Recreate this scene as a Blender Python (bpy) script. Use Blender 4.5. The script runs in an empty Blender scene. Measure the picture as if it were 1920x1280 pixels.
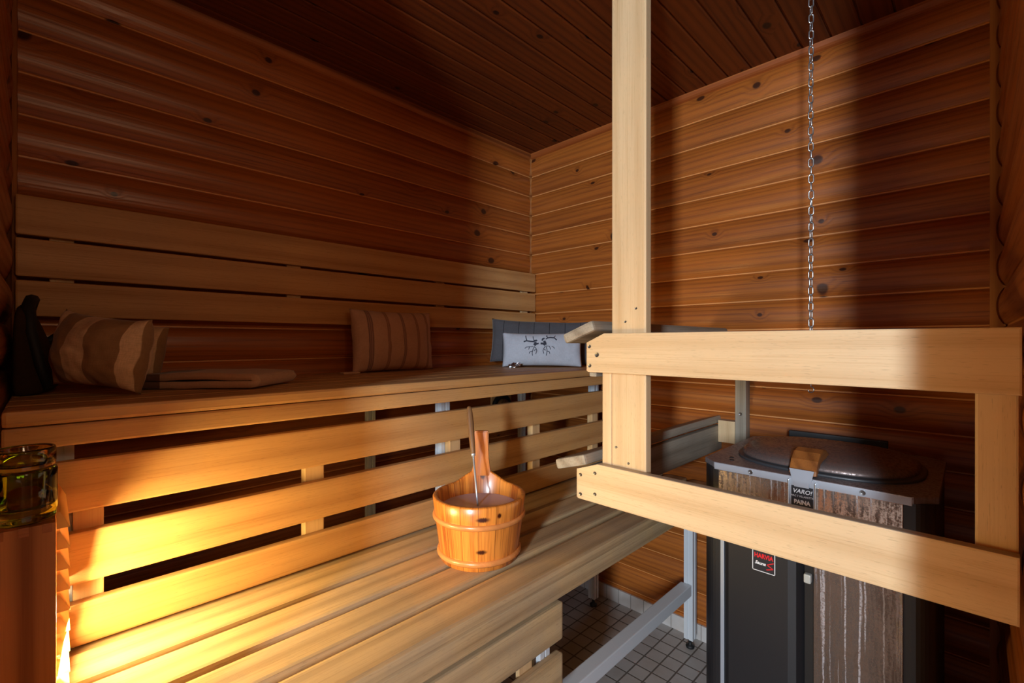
import bpy, bmesh, math, random
from mathutils import Vector, Matrix, noise
from mathutils.bvhtree import BVHTree
PI = math.pi
S = bpy.context.scene
COL = S.collection
random.seed(7)
CAM = Vector((1.649, 0.0, 1.157))

# ------------------------------------------------------------------ materials
class NT:
    def __init__(self, name):
        self.m = bpy.data.materials.new(name); self.m.use_nodes = True
        self.t = self.m.node_tree; self.t.nodes.clear()
        self.out = self.t.nodes.new('ShaderNodeOutputMaterial')
        self.b = self.t.nodes.new('ShaderNodeBsdfPrincipled')
        self.t.links.new(self.b.outputs[0], self.out.inputs[0])
    def n(self, typ, **kw):
        nd = self.t.nodes.new(typ)
        for k, v in kw.items(): setattr(nd, k, v)
        return nd
    def l(self, a, b): self.t.links.new(a, b)
    def put(self, sock, v):
        if v is None: return
        if isinstance(v, bpy.types.NodeSocket): self.l(v, sock)
        else: sock.default_value = v
    def math(self, op, a, b=None, c=None, clamp=False):
        nd = self.n('ShaderNodeMath', operation=op); nd.use_clamp = clamp
        for i, v in enumerate((a, b, c)): self.put(nd.inputs[i], v)
        return nd.outputs[0]
    def comb(self, x, y, z):
        nd = self.n('ShaderNodeCombineXYZ')
        for i, v in enumerate((x, y, z)): self.put(nd.inputs[i], v)
        return nd.outputs[0]
    def noise(self, vec, scale=1.0, detail=3.0, rough=0.5):
        nd = self.n('ShaderNodeTexNoise')
        self.l(vec, nd.inputs['Vector']); nd.inputs['Scale'].default_value = scale
        nd.inputs['Detail'].default_value = detail; nd.inputs['Roughness'].default_value = rough
        return nd.outputs[0]
    def smooth(self, v, a, b, lo=0.0, hi=1.0):
        nd = self.n('ShaderNodeMapRange', interpolation_type='SMOOTHSTEP')
        self.put(nd.inputs[0], v)
        for i, q in enumerate((a, b, lo, hi)): nd.inputs[i + 1].default_value = q
        return nd.outputs[0]
    def mix(self, f, a, b, blend='MIX'):
        nd = self.n('ShaderNodeMix', data_type='RGBA', blend_type=blend)
        self.put(nd.inputs[0], f)
        for i, v in ((6, a), (7, b)):
            if isinstance(v, bpy.types.NodeSocket): self.l(v, nd.inputs[i])
            else: nd.inputs[i].default_value = (*v[:3], 1)
        return nd.outputs[2]
    def bump(self, h, strength=0.3, dist=0.002):
        nd = self.n('ShaderNodeBump'); nd.inputs['Strength'].default_value = strength
        nd.inputs['Distance'].default_value = dist
        self.l(h, nd.inputs['Height']); self.l(nd.outputs[0], self.b.inputs['Normal'])
    def set(self, **kw):
        for k, v in kw.items():
            s = self.b.inputs[k.replace('_', ' ')]
            if isinstance(v, tuple) and len(v) == 3: v = (*v, 1)
            self.put(s, v)

def srgb(r, g, b):
    f = lambda c: (c / 255 / 12.92) if c / 255 <= 0.04045 else ((c / 255 + 0.055) / 1.055) ** 2.4
    return (f(r), f(g), f(b))

def wood(name, axis, light, dark, knotc=None, knots=0.0, ring=170.0, contrast=0.8, rough=0.55, pore=0.25,
         plank=None, gray=None, spec=0.35, knotscale=8.0, bumps=0.25, coord='Object', fleck=0.0, translucent=0.0, edge=0.0):
    """plank = (axis letter, origin, pitch): a surface of many boards in one mesh"""
    k = NT(name)
    tc = k.n('ShaderNodeTexCoord'); sep = k.n('ShaderNodeSeparateXYZ'); k.l(tc.outputs[coord], sep.inputs[0])
    c = {'X': sep.outputs[0], 'Y': sep.outputs[1], 'Z': sep.outputs[2]}
    others = [q for q in 'XYZ' if q != axis]
    oi = k.n('ShaderNodeObjectInfo')
    r = k.math('MULTIPLY', oi.outputs['Random'], 37.0)
    al, u, v = c[axis], c[others[0]], c[others[1]]
    tone = None
    if plank:
        idx = k.math('FLOOR', k.math('DIVIDE', k.math('SUBTRACT', c[plank[0]], plank[1]), plank[2]))
        wn = k.n('ShaderNodeTexWhiteNoise', noise_dimensions='1D'); k.l(idx, wn.inputs['W'])
        r = k.math('ADD', r, k.math('MULTIPLY', wn.outputs['Value'], 53.0))
        tone = wn.outputs['Value']
    else:
        wn = k.n('ShaderNodeTexWhiteNoise', noise_dimensions='1D'); k.l(r, wn.inputs['W'])
        tone = wn.outputs['Value']
    al = k.math('ADD', al, r)
    u = k.math('ADD', u, k.math('MULTIPLY', r, 0.37)); v = k.math('ADD', v, k.math('MULTIPLY', r, 0.13))
    cross = k.math('ADD', u, k.math('MULTIPLY', v, 0.9))
    halo = kn = None
    if knots > 0:
        vo = k.n('ShaderNodeTexVoronoi', voronoi_dimensions='2D', feature='F1')
        vo.inputs['Scale'].default_value = knotscale
        k.l(k.comb(k.math('MULTIPLY', al, 0.72), cross, 0.0), vo.inputs['Vector'])
        cs = k.n('ShaderNodeSeparateColor'); k.l(vo.outputs['Color'], cs.inputs[0])
        sel = k.math('LESS_THAN', cs.outputs[0], knots)
        size = k.math('MULTIPLY_ADD', cs.outputs[1], 0.9, 0.55)
        d = k.math('DIVIDE', vo.outputs['Distance'], size)
        halo = k.math('MULTIPLY', k.smooth(d, 0.30, 0.0), sel)
        kn = k.math('MULTIPLY', k.smooth(d, 0.085, 0.05), sel)
    n1 = k.noise(k.comb(k.math('MULTIPLY', al, 0.7), k.math('MULTIPLY', cross, 7.0), 0.0), 1.0, 2.0)
    ph = k.math('ADD', k.math('MULTIPLY', cross, ring), k.math('MULTIPLY', n1, ring * 0.05))
    if halo: ph = k.math('ADD', ph, k.math('MULTIPLY', halo, 9.0))
    rings = k.math('MULTIPLY_ADD', k.math('SINE', ph), 0.5, 0.5)
    rings = k.math('POWER', rings, 2.2)
    fib = k.noise(k.comb(k.math('MULTIPLY', al, 5.0), k.math('MULTIPLY', u, 330.0), k.math('MULTIPLY', v, 330.0)), 1.0, 3.0, 0.6)
    broad = k.noise(k.comb(k.math('MULTIPLY', al, 2.0), k.math('MULTIPLY', u, 16.0), k.math('MULTIPLY', v, 16.0)), 1.0, 3.0, 0.55)
    f = k.math('MULTIPLY', rings, contrast)
    f = k.math('ADD', f, k.math('MULTIPLY', k.smooth(broad, 0.3, 0.75), 0.45 * contrast + 0.12))
    f = k.math('ADD', f, k.math('MULTIPLY', k.smooth(fib, 0.45, 0.8), pore))
    f = k.math('ADD', f, k.math('MULTIPLY_ADD', tone, 0.24, -0.12), clamp=True)
    col = k.mix(f, light, dark)
    if fleck > 0:
        fl = k.noise(k.comb(k.math('MULTIPLY', al, 55.0), k.math('MULTIPLY', u, 900.0), k.math('MULTIPLY', v, 900.0)), 1.0, 1.0)
        col = k.mix(k.smooth(fl, 0.66, 0.74, 0.0, fleck), col, tuple(q * 0.35 for q in dark))
    if gray:
        geo = k.n('ShaderNodeNewGeometry'); ns = k.n('ShaderNodeSeparateXYZ'); k.l(geo.outputs['Normal'], ns.inputs[0])
        g1 = k.noise(tc.outputs['Object'], 5.0, 4.0, 0.65)
        amt = k.math('MULTIPLY', k.smooth(g1, 0.3, 0.7), gray[1])
        amt = k.math('ADD', amt, k.math('MULTIPLY', k.smooth(ns.outputs[2], 0.5, 0.95), gray[2]), clamp=True)
        gcol = k.mix(k.math('MULTIPLY', f, 0.7), gray[0], tuple(q * 0.5 for q in gray[0]))
        col = k.mix(amt, col, gcol)
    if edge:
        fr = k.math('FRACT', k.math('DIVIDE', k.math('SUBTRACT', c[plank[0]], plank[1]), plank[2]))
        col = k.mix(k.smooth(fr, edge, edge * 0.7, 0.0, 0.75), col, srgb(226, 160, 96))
    if kn:
        kc = knotc or tuple(q * 0.35 for q in dark)
        col = k.mix(k.math('MULTIPLY', halo, 0.25), col, dark)
        col = k.mix(kn, col, kc)
    k.l(col, k.b.inputs['Base Color'])
    k.put(k.b.inputs['Roughness'], k.math('MULTIPLY_ADD', f, 0.15, rough - 0.05))
    k.b.inputs['Specular IOR Level'].default_value = spec
    h = k.math('MULTIPLY_ADD', fib, 0.6, k.math('MULTIPLY', rings, -0.5))
    k.bump(h, bumps, 0.0012)
    if translucent:
        tb = k.n('ShaderNodeBsdfTranslucent'); tb.inputs[0].default_value = (1.0, 0.86, 0.55, 1)
        mx = k.n('ShaderNodeMixShader'); mx.inputs[0].default_value = translucent
        k.l(k.b.outputs[0], mx.inputs[1]); k.l(tb.outputs[0], mx.inputs[2]); k.l(mx.outputs[0], k.out.inputs[0])
    return k.m

def plain(name, color, rough=0.5, metal=0.0, spec=0.5, bump=None, **kw):
    k = NT(name); k.set(Base_Color=color, Roughness=rough, Metallic=metal)
    k.b.inputs['Specular IOR Level'].default_value = spec
    if bump:
        tc = k.n('ShaderNodeTexCoord'); k.bump(k.noise(tc.outputs['Object'], bump[0], 4.0), bump[1], 0.001)
    return k.m

P0, PITCH = 0.1732, 0.1027           # groove heights of the log panelling
LOGL, LOGD = srgb(176, 100, 40), srgb(106, 50, 18)
M = {}
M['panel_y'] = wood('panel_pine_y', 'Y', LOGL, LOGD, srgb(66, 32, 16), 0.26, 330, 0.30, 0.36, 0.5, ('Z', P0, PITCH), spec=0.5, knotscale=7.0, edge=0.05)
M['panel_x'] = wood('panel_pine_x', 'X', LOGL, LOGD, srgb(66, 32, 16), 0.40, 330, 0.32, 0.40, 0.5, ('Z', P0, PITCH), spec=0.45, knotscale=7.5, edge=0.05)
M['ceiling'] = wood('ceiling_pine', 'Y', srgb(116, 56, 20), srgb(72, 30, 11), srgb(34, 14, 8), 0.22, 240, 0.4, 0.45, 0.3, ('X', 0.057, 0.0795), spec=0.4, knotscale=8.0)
M['trim_x'] = wood('trim_pine_x', 'X', srgb(206, 124, 60), srgb(150, 78, 34), ring=120, rough=0.4)
M['trim_y'] = wood('trim_pine_y', 'Y', srgb(176, 104, 50), srgb(112, 58, 24), ring=120, rough=0.45)
M['trim_z'] = wood('trim_pine_z', 'Z', srgb(196, 136, 78), srgb(140, 84, 40), ring=120, rough=0.5)
BL, BD = srgb(206, 156, 96), srgb(162, 110, 58)
GR = srgb(148, 138, 124)
for a in 'XYZ':
    M['bench_' + a] = wood('bench_wood_' + a, a, BL, BD, ring=120, contrast=0.35, rough=0.5, pore=0.4, gray=(GR, 0.15, 0.10), fleck=0.35)
    M['seat_' + a] = wood('seat_wood_' + a, a, srgb(208, 174, 126), srgb(154, 122, 82), ring=130, contrast=0.45, rough=0.55, pore=0.5, gray=(GR, 0.36, 0.12), fleck=0.4)
    M['rail_' + a] = wood('rail_wood_' + a, a, srgb(226, 194, 150), srgb(196, 156, 108), ring=110, contrast=0.3, rough=0.5, pore=0.4, gray=(srgb(170, 160, 145), 0.12, 0.75), fleck=0.3)
    M['grey_' + a] = wood('weathered_wood_' + a, a, srgb(172, 160, 142), srgb(120, 106, 88), ring=120, contrast=0.45, rough=0.6, pore=0.5, gray=(GR, 0.5, 0.3))
    M['batten_' + a] = wood('batten_wood_' + a, a, srgb(216, 180, 132), srgb(176, 134, 88), ring=130, contrast=0.35, rough=0.55, pore=0.3)
M['lampwood'] = wood('lamp_board_wood', 'Z', srgb(196, 134, 80), srgb(130, 78, 38), ring=150, contrast=0.7, rough=0.5, pore=0.2)
M['louvre'] = wood('louvre_wood', 'X', srgb(230, 180, 116), srgb(200, 140, 76), ring=130, contrast=0.3, rough=0.6, pore=0.2, translucent=0.55)
M['handle_wood'] = wood('varnished_handle_wood', 'Y', srgb(170, 106, 52), srgb(104, 58, 26), ring=160, contrast=0.4, rough=0.35, pore=0.3, spec=0.5)
M['ladle_wood'] = wood('ladle_wood', 'Z', srgb(134, 98, 64), srgb(84, 56, 34), ring=300, contrast=0.5, rough=0.5, pore=0.3)
M['hoop'] = wood('hoop_wood', 'X', srgb(214, 140, 78), srgb(176, 104, 52), ring=200, contrast=0.2, rough=0.32, pore=0.1, spec=0.6)
M['white_metal'] = plain('white_painted_metal', srgb(205, 208, 212), 0.35, bump=(60, 0.08))
M['worn_metal'] = plain('worn_white_metal', srgb(206, 208, 212), 0.5, bump=(80, 0.25))
M['black_rubber'] = plain('black_rubber', srgb(22, 22, 24), 0.6)
M['black_metal'] = plain('black_enamel', srgb(30, 29, 31), 0.38, 0.0, 0.6, bump=(250, 0.05))
M['screw'] = plain('screw_zinc', srgb(120, 118, 118), 0.35, 0.9)
M['dark_hole'] = plain('dark_recess', srgb(24, 18, 14), 0.8)
M['chain'] = plain('chain_steel', srgb(205, 208, 210), 0.28, 0.9)
M['steel_bare'] = plain('bare_steel', srgb(190, 196, 206), 0.35, 0.5, bump=(90, 0.12))
M['steel_knob'] = plain('knob_plastic', srgb(176, 176, 170), 0.4)
M['white_wall'] = plain('dressing_room_wood', srgb(150, 92, 42), 0.6)
M['label_black'] = plain('label_black', srgb(28, 27, 34), 0.5)
M['white_paint'] = plain('white_paint', srgb(232, 232, 236), 0.5)
M['red_paint'] = plain('red_paint', srgb(225, 24, 34), 0.5)

def heater_steel(name, body, stain, drip, amt=0.6, base=0.09, bmp=0.15, met=0.95, drips=0.6):
    k = NT(name); tc = k.n('ShaderNodeTexCoord'); sep = k.n('ShaderNodeSeparateXYZ'); k.l(tc.outputs['Object'], sep.inputs[0])
    x, y, z = sep.outputs
    st = k.noise(k.comb(k.math('MULTIPLY', x, 130.0), k.math('MULTIPLY', y, 130.0), k.math('MULTIPLY', z, 14.0)), 1.0, 4.0, 0.65)
    sp = k.noise(tc.outputs['Object'], 260.0, 3.0, 0.7)
    big = k.noise(tc.outputs['Object'], 11.0, 2.0)
    f = k.math('MULTIPLY', k.smooth(k.math('ADD', k.math('MULTIPLY', st, 0.6), k.math('MULTIPLY', sp, 0.4)), 0.42, 0.6), k.smooth(big, 0.28, 0.48), clamp=True)
    f = k.math('MULTIPLY', f, amt)
    col = k.mix(f, body, stain)
    wob = k.math('MULTIPLY', k.noise(k.comb(0.0, 0.0, k.math('MULTIPLY', z, 30.0)), 1.0, 3.0), 0.006)
    dr = k.noise(k.comb(k.math('MULTIPLY', k.math('ADD', x, wob), 170.0), 0.0, k.math('MULTIPLY', z, 2.2)), 1.0, 1.0)
    d = k.math('MULTIPLY', k.smooth(dr, 0.60, 0.68, 0.0, drips), k.smooth(sp, 0.35, 0.55, 0.3, 1.0))
    col = k.mix(d, col, drip)
    k.l(col, k.b.inputs['Base Color'])
    rough = k.math('ADD', k.math('MULTIPLY', f, 0.35), k.math('MULTIPLY', d, 0.4))
    k.put(k.b.inputs['Roughness'], k.math('ADD', rough, base))
    k.put(k.b.inputs['Metallic'], k.math('SUBTRACT', met, k.math('ADD', k.math('MULTIPLY', f, 0.45), d), clamp=True))
    k.bump(sp, bmp, 0.0005)
    return k.m
M['steel_panel'] = heater_steel('stained_steel', srgb(196, 182, 170), srgb(92, 76, 68), srgb(206, 200, 204), 0.85)
M['steel_lower'] = heater_steel('limescaled_steel', srgb(150, 134, 122), srgb(84, 70, 66), srgb(188, 184, 192), 0.75, 0.05, 0.0)
M['steel_top'] = heater_steel('worn_steel_top', srgb(150, 146, 150), srgb(96, 84, 82), srgb(190, 188, 192), 0.7, 0.32, 0.3, 0.6, 0.0)
M['lid'] = heater_steel('sooty_lid_steel', srgb(132, 116, 112), srgb(84, 68, 64), srgb(170, 162, 160), 0.8, 0.28, 0.3, 0.6, 0.0)

def tile_mat(name, col, grout, pitch, axes=('X', 'Y'), org=(0, 0), gw=0.045):
    k = NT(name); tc = k.n('ShaderNodeTexCoord'); sep = k.n('ShaderNodeSeparateXYZ'); k.l(tc.outputs['Object'], sep.inputs[0])
    c = {'X': sep.outputs[0], 'Y': sep.outputs[1], 'Z': sep.outputs[2]}
    ms, ids = [], []
    for a, o in zip(axes, org):
        q = k.math('DIVIDE', k.math('SUBTRACT', c[a], o), pitch)
        fr = k.math('FRACT', q); ids.append(k.math('FLOOR', q))
        dd = k.math('MINIMUM', fr, k.math('SUBTRACT', 1.0, fr))
        ms.append(k.smooth(dd, gw * 0.6, gw * 1.3))
    m = ms[0] if len(ms) == 1 else k.math('MULTIPLY', ms[0], ms[1])
    wn = k.n('ShaderNodeTexWhiteNoise', noise_dimensions='3D')
    k.l(k.comb(ids[0], ids[-1], 0.0), wn.inputs['Vector'])
    dirt = k.noise(tc.outputs['Object'], 9.0, 4.0, 0.6)
    t = k.mix(k.math('MULTIPLY', wn.outputs['Value'], 0.35), col, tuple(q * 0.72 for q in col))
    t = k.mix(k.smooth(dirt, 0.4, 0.75, 0.0, 0.4), t, tuple(q * w for q, w in zip(col, (0.62, 0.52, 0.42))))
    k.l(k.mix(m, grout, t), k.b.inputs['Base Color'])
    k.put(k.b.inputs['Roughness'], k.math('MULTIPLY_ADD', m, -0.45, 0.85))
    k.bump(k.math('ADD', m, k.math('MULTIPLY', dirt, 0.15)), 0.5, 0.0018)
    return k.m
M['floor'] = tile_mat('floor_tile', srgb(178, 172, 168), srgb(96, 86, 78), 0.0612, org=(-0.0045 + 0.002, 1.8))
M['skirt_x'] = tile_mat('skirting_tile_x', srgb(206, 200, 196), srgb(140, 134, 128), 0.0612, ('X',), (0.479 - 0.0612 * 8,), 0.025)
M['skirt_y'] = tile_mat('skirting_tile_y', srgb(206, 200, 196), srgb(140, 134, 128), 0.0612, ('Y',), (1.8,), 0.025)

def fabric(name, base, stripes=(), axis='X', weave=900.0, mottle=0.25, period=None):
    """stripes: list of (centre, half width, colour, strength) along the local axis"""
    k = NT(name); tc = k.n('ShaderNodeTexCoord'); sep = k.n('ShaderNodeSeparateXYZ'); k.l(tc.outputs['Object'], sep.inputs[0])
    p = {'X': sep.outputs[0], 'Y': sep.outputs[1], 'Z': sep.outputs[2]}[axis]
    mo = k.noise(tc.outputs['Object'], 14.0, 4.0, 0.6)
    col = k.mix(k.smooth(mo, 0.35, 0.7, 0.0, mottle), base, tuple(q * 0.6 for q in base))
    if period:
        q = k.math('MULTIPLY', k.math('SUBTRACT', k.math('FRACT', k.math('DIVIDE', p, period)), 0.5), period)
    else: q = p
    for c, w, colr, s in stripes:
        d = k.math('ABSOLUTE', k.math('SUBTRACT', q, c))
        col = k.mix(k.smooth(d, w * 1.02 + 0.0004, w * 0.98 - 0.0004, 0.0, s), col, colr)
    w1 = k.noise(k.comb(k.math('MULTIPLY', sep.outputs[0], weave), k.math('MULTIPLY', sep.outputs[1], 60.0), k.math('MULTIPLY', sep.outputs[2], 90.0)), 1.0, 2.0)
    w2 = k.noise(k.comb(k.math('MULTIPLY', sep.outputs[0], 90.0), k.math('MULTIPLY', sep.outputs[1], 60.0), k.math('MULTIPLY', sep.outputs[2], weave)), 1.0, 2.0)
    w = k.math('ADD', w1, w2)
    col = k.mix(k.smooth(w, 0.8, 1.2, 0.0, 0.22), col, tuple(c * 0.5 for c in base))
    k.l(col, k.b.inputs['Base Color']); k.set(Roughness=0.9)
    k.b.inputs['Specular IOR Level'].default_value = 0.15
    k.b.inputs['Sheen Weight'].default_value = 0.15
    k.bump(w, 0.35, 0.0008)
    return k.m

def glass(name, color, rough=0.02, ior=1.5):
    k = NT(name); k.set(Base_Color=color, Roughness=rough, IOR=ior)
    k.b.inputs['Transmission Weight'].default_value = 1.0
    return k.m

# ------------------------------------------------------------------ objects
def link(name, me, mat, parent=None, loc=None):
    o = bpy.data.objects.new(name, me); COL.objects.link(o)
    if mat is not None:
        me.materials.clear(); me.materials.append(mat)
    if parent: o.parent = parent
    if loc is not None: o.location = loc
    return o
def mesh(name, bm, smooth=False):
    bmesh.ops.recalc_face_normals(bm, faces=bm.faces)
    me = bpy.data.meshes.new(name); bm.to_mesh(me); bm.free()
    if smooth:
        for p in me.polygons: p.use_smooth = True
    return me
def empty(name, loc=(0, 0, 0), rz=0.0):
    o = bpy.data.objects.new(name, None); COL.objects.link(o); o.location = loc; o.rotation_euler = (0, 0, rz)
    o.empty_display_size = 0.05
    return o
def tag(o, label=None, cat=None, group=None, kind=None):
    if label: o['label'] = label
    if cat: o['category'] = cat
    if group: o['group'] = group
    if kind: o['kind'] = kind
    return o
def bm_box(bm, lo, hi, bev=0.0, seg=2, mtx=None):
    r = bmesh.ops.create_cube(bm, size=1.0)
    vs = r['verts']
    c = [(a + b) / 2 for a, b in zip(lo, hi)]; s = [b - a for a, b in zip(lo, hi)]
    for v in vs: v.co = Vector((v.co.x * s[0] + c[0], v.co.y * s[1] + c[1], v.co.z * s[2] + c[2]))
    if bev > 0:
        es = list({e for v in vs for e in v.link_edges})
        r2 = bmesh.ops.bevel(bm, geom=es, offset=min(bev, min(s) * 0.45), segments=seg, profile=0.6, affect='EDGES', clamp_overlap=True)
        vs = list({v for f in r2['faces'] for v in f.verts} | {v for v in vs if v.is_valid})
        # all verts connected
    if mtx is not None:
        seen = set(); st = [v for v in vs if v.is_valid]
        while st:
            v = st.pop()
            if v in seen: continue
            seen.add(v)
            for e in v.link_edges: st.append(e.other_vert(v))
        for v in seen: v.co = mtx @ v.co
    return bm
def board(name, lo, hi, mat, parent=None, bev=0.003, mtx=None, smooth=True):
    """box given in world coordinates; origin at its centre (or rotated about its centre by mtx)"""
    c = Vector([(a + b) / 2 for a, b in zip(lo, hi)])
    h = [(b - a) / 2 for a, b in zip(lo, hi)]
    bm = bmesh.new(); bm_box(bm, [-q for q in h], h, bev, 2)
    me = mesh(name, bm)
    o = link(name, me, mat, parent)
    place(o, parent, Matrix.Translation(c) @ (mtx.to_4x4() if mtx is not None else Matrix()))
    return o
WM = {}                                  # world matrices of the placed parts
def parent_world(p):
    if p is None: return Matrix()
    if p.name in WM: return WM[p.name]
    return Matrix.LocRotScale(p.location, p.rotation_euler, None)
def place(o, parent, m):
    o.parent = parent; o.matrix_parent_inverse = Matrix(); o.matrix_basis = parent_world(parent).inverted() @ m; WM[o.name] = m.copy()
def prism(name, pts2, plane, a, b, mat, parent=None, bev=0.0, center=True, smooth=False):
    """extrude a 2D outline. plane 'XZ' -> along Y from a to b; 'YZ' -> along X; 'XY' -> along Z"""
    bm = bmesh.new()
    def P(p, t):
        return {'XZ': Vector((p[0], t, p[1])), 'YZ': Vector((t, p[0], p[1])), 'XY': Vector((p[0], p[1], t))}[plane]
    v0 = [bm.verts.new(P(p, a)) for p in pts2]; v1 = [bm.verts.new(P(p, b)) for p in pts2]
    n = len(pts2)
    for i in range(n): bm.faces.new((v0[i], v0[(i + 1) % n], v1[(i + 1) % n], v1[i]))
    f0 = bm.faces.new(v0); f1 = bm.faces.new(list(reversed(v1)))
    if bev > 0:
        es = list(set(f0.edges) | set(f1.edges))
        bmesh.ops.bevel(bm, geom=es, offset=bev, segments=2, profile=0.6, affect='EDGES', clamp_overlap=True)
    c = Vector((0, 0, 0))
    for v in bm.verts: c += v.co
    c /= len(bm.verts)
    for v in bm.verts: v.co -= c
    o = link(name, mesh(name, bm, smooth), mat, parent)
    place(o, parent, Matrix.Translation(c))
    return o
def lathe_bm(prof, seg=48, bm=None, close=True):
    bm = bm or bmesh.new(); rings = []
    for r, z in prof:
        if r < 1e-6: rings.append([bm.verts.new((0, 0, z))])
        else: rings.append([bm.verts.new((r * math.cos(2 * PI * i / seg), r * math.sin(2 * PI * i / seg), z)) for i in range(seg)])
    for a, b in zip(rings, rings[1:]):
        for i in range(seg):
            j = (i + 1) % seg
            if len(a) == 1 and len(b) == 1: continue
            if len(a) == 1: bm.faces.new((a[0], b[j], b[i]))
            elif len(b) == 1: bm.faces.new((a[i], a[j], b[0]))
            else: bm.faces.new((a[i], a[j], b[j], b[i]))
    return bm
def tube_bm(pts, rad, seg=10, closed=False, bm=None, caps=True):
    bm = bm or bmesh.new(); pts = [Vector(p) for p in pts]; n = len(pts); rings = []
    rads = rad if isinstance(rad, (list, tuple)) else [rad] * n
    prev = None
    for i, p in enumerate(pts):
        if closed: t = (pts[(i + 1) % n] - pts[i - 1]).normalized()
        else: t = (pts[min(i + 1, n - 1)] - pts[max(i - 1, 0)]).normalized()
        if prev is None:
            a = Vector((0, 0, 1)) if abs(t.z) < 0.9 else Vector((1, 0, 0)); u = t.cross(a).normalized()
        else: u = (prev - t * prev.dot(t)).normalized()
        prev = u; w = t.cross(u)
        rings.append([bm.verts.new(p + (u * math.cos(2 * PI * k / seg) + w * math.sin(2 * PI * k / seg)) * rads[i]) for k in range(seg)])
    rng = range(n) if closed else range(n - 1)
    for i in rng:
        a, b = rings[i], rings[(i + 1) % n]
        for k in range(seg): bm.faces.new((a[k], a[(k + 1) % seg], b[(k + 1) % seg], b[k]))
    if caps and not closed:
        bm.faces.new(list(reversed(rings[0]))); bm.faces.new(rings[-1])
    return bm

# ------------------------------------------------------------------ the room
RX, BY, FY, CZ = 1.7145, 1.8, -0.07, 2.135       # right wall base, back wall, front wall base, ceiling
DEPTH = 0.0145
def log_profile(z0, z1):
    """(height, bulge) samples of the round log panelling between two heights"""
    out = []; k = math.floor((z0 - P0) / PITCH)
    z = P0 + k * PITCH
    while z < z1:
        for t, d in [(0.0, -0.003), (0.035, -0.003), (0.045, 0.0015)] + \
                    [(0.045 + 0.925 * s, 0.0015 + (DEPTH - 0.0015) * (1 - abs(2 * s - 1) ** 2.3)) for s in [i / 12 for i in range(1, 12)]] + [(0.97, 0.001), (0.985, -0.003)]:
            zz = z + t * PITCH
            if z0 <= zz <= z1: out.append((zz, d))
        z += PITCH
    return [(z0, out[0][1])] + out + [(z1, out[-1][1])]
def log_wall(name, p0, p1, inward, z0, z1, mat, thick=0.05):
    """panelled wall from p0 to p1 (xy), bulging towards inward; has a back and thickness"""
    prof = log_profile(z0, z1); bm = bmesh.new(); p0, p1, n = Vector(p0), Vector(p1), Vector(inward)
    cols = []
    for p in (p0, p1):
        front = [bm.verts.new((p.x + n.x * d, p.y + n.y * d, z)) for z, d in prof]
        back = [bm.verts.new((p.x - n.x * thick, p.y - n.y * thick, z)) for z in (z1, z0)]
        cols.append(front + back)
    m = len(cols[0])
    for i in range(m): bm.faces.new((cols[0][i], cols[0][(i + 1) % m], cols[1][(i + 1) % m], cols[1][i]))
    bm.faces.new(cols[0]); bm.faces.new(list(reversed(cols[1])))
    return tag(link(name, mesh(name, bm, False), mat), kind='structure')
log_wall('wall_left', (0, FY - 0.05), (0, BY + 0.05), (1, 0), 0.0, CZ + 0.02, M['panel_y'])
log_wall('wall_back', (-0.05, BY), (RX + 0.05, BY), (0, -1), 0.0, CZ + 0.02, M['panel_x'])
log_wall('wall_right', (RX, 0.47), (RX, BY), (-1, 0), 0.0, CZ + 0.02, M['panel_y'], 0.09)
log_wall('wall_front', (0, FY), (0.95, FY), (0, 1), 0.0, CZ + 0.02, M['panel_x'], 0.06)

def slab(name, lo, hi, mat, kind='structure', bev=0):
    bm = bmesh.new(); bm_box(bm, lo, hi, bev)
    return tag(link(name, mesh(name, bm), mat), kind=kind)
slab('floor', (-0.1, -2.8, -0.06), (3.4, 1.9, 0.0), M['floor'])
# sauna ceiling of narrow grooved boards running away from the viewer
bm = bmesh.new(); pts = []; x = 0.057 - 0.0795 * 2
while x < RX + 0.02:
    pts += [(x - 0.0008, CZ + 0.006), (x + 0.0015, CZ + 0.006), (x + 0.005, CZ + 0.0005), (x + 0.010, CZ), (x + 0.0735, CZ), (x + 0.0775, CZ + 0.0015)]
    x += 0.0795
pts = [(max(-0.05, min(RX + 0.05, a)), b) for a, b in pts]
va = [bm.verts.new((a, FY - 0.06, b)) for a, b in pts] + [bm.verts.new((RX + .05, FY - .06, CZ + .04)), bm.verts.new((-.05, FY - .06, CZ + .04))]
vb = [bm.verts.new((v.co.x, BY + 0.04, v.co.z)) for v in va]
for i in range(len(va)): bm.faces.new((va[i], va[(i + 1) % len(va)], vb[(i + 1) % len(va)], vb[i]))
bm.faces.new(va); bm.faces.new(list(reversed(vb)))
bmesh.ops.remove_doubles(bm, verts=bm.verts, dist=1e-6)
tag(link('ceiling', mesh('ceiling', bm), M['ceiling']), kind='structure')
def quarter(r=0.024, n=5):
    return [(0, 0)] + [(r * math.cos(a), -r * math.sin(a)) for a in [PI / 2 * i / n for i in range(n + 1)]]
# cove trims under the ceiling
q = quarter()
tag(prism('trim_1', [(BY - 0.001 - a, CZ + b) for a, b in q], 'YZ', 0.0, RX, M['trim_x']), kind='structure')
tag(prism('trim_2', [(0.001 + a, CZ + b) for a, b in q], 'XZ', FY, BY, M['trim_y']), kind='structure')
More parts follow.
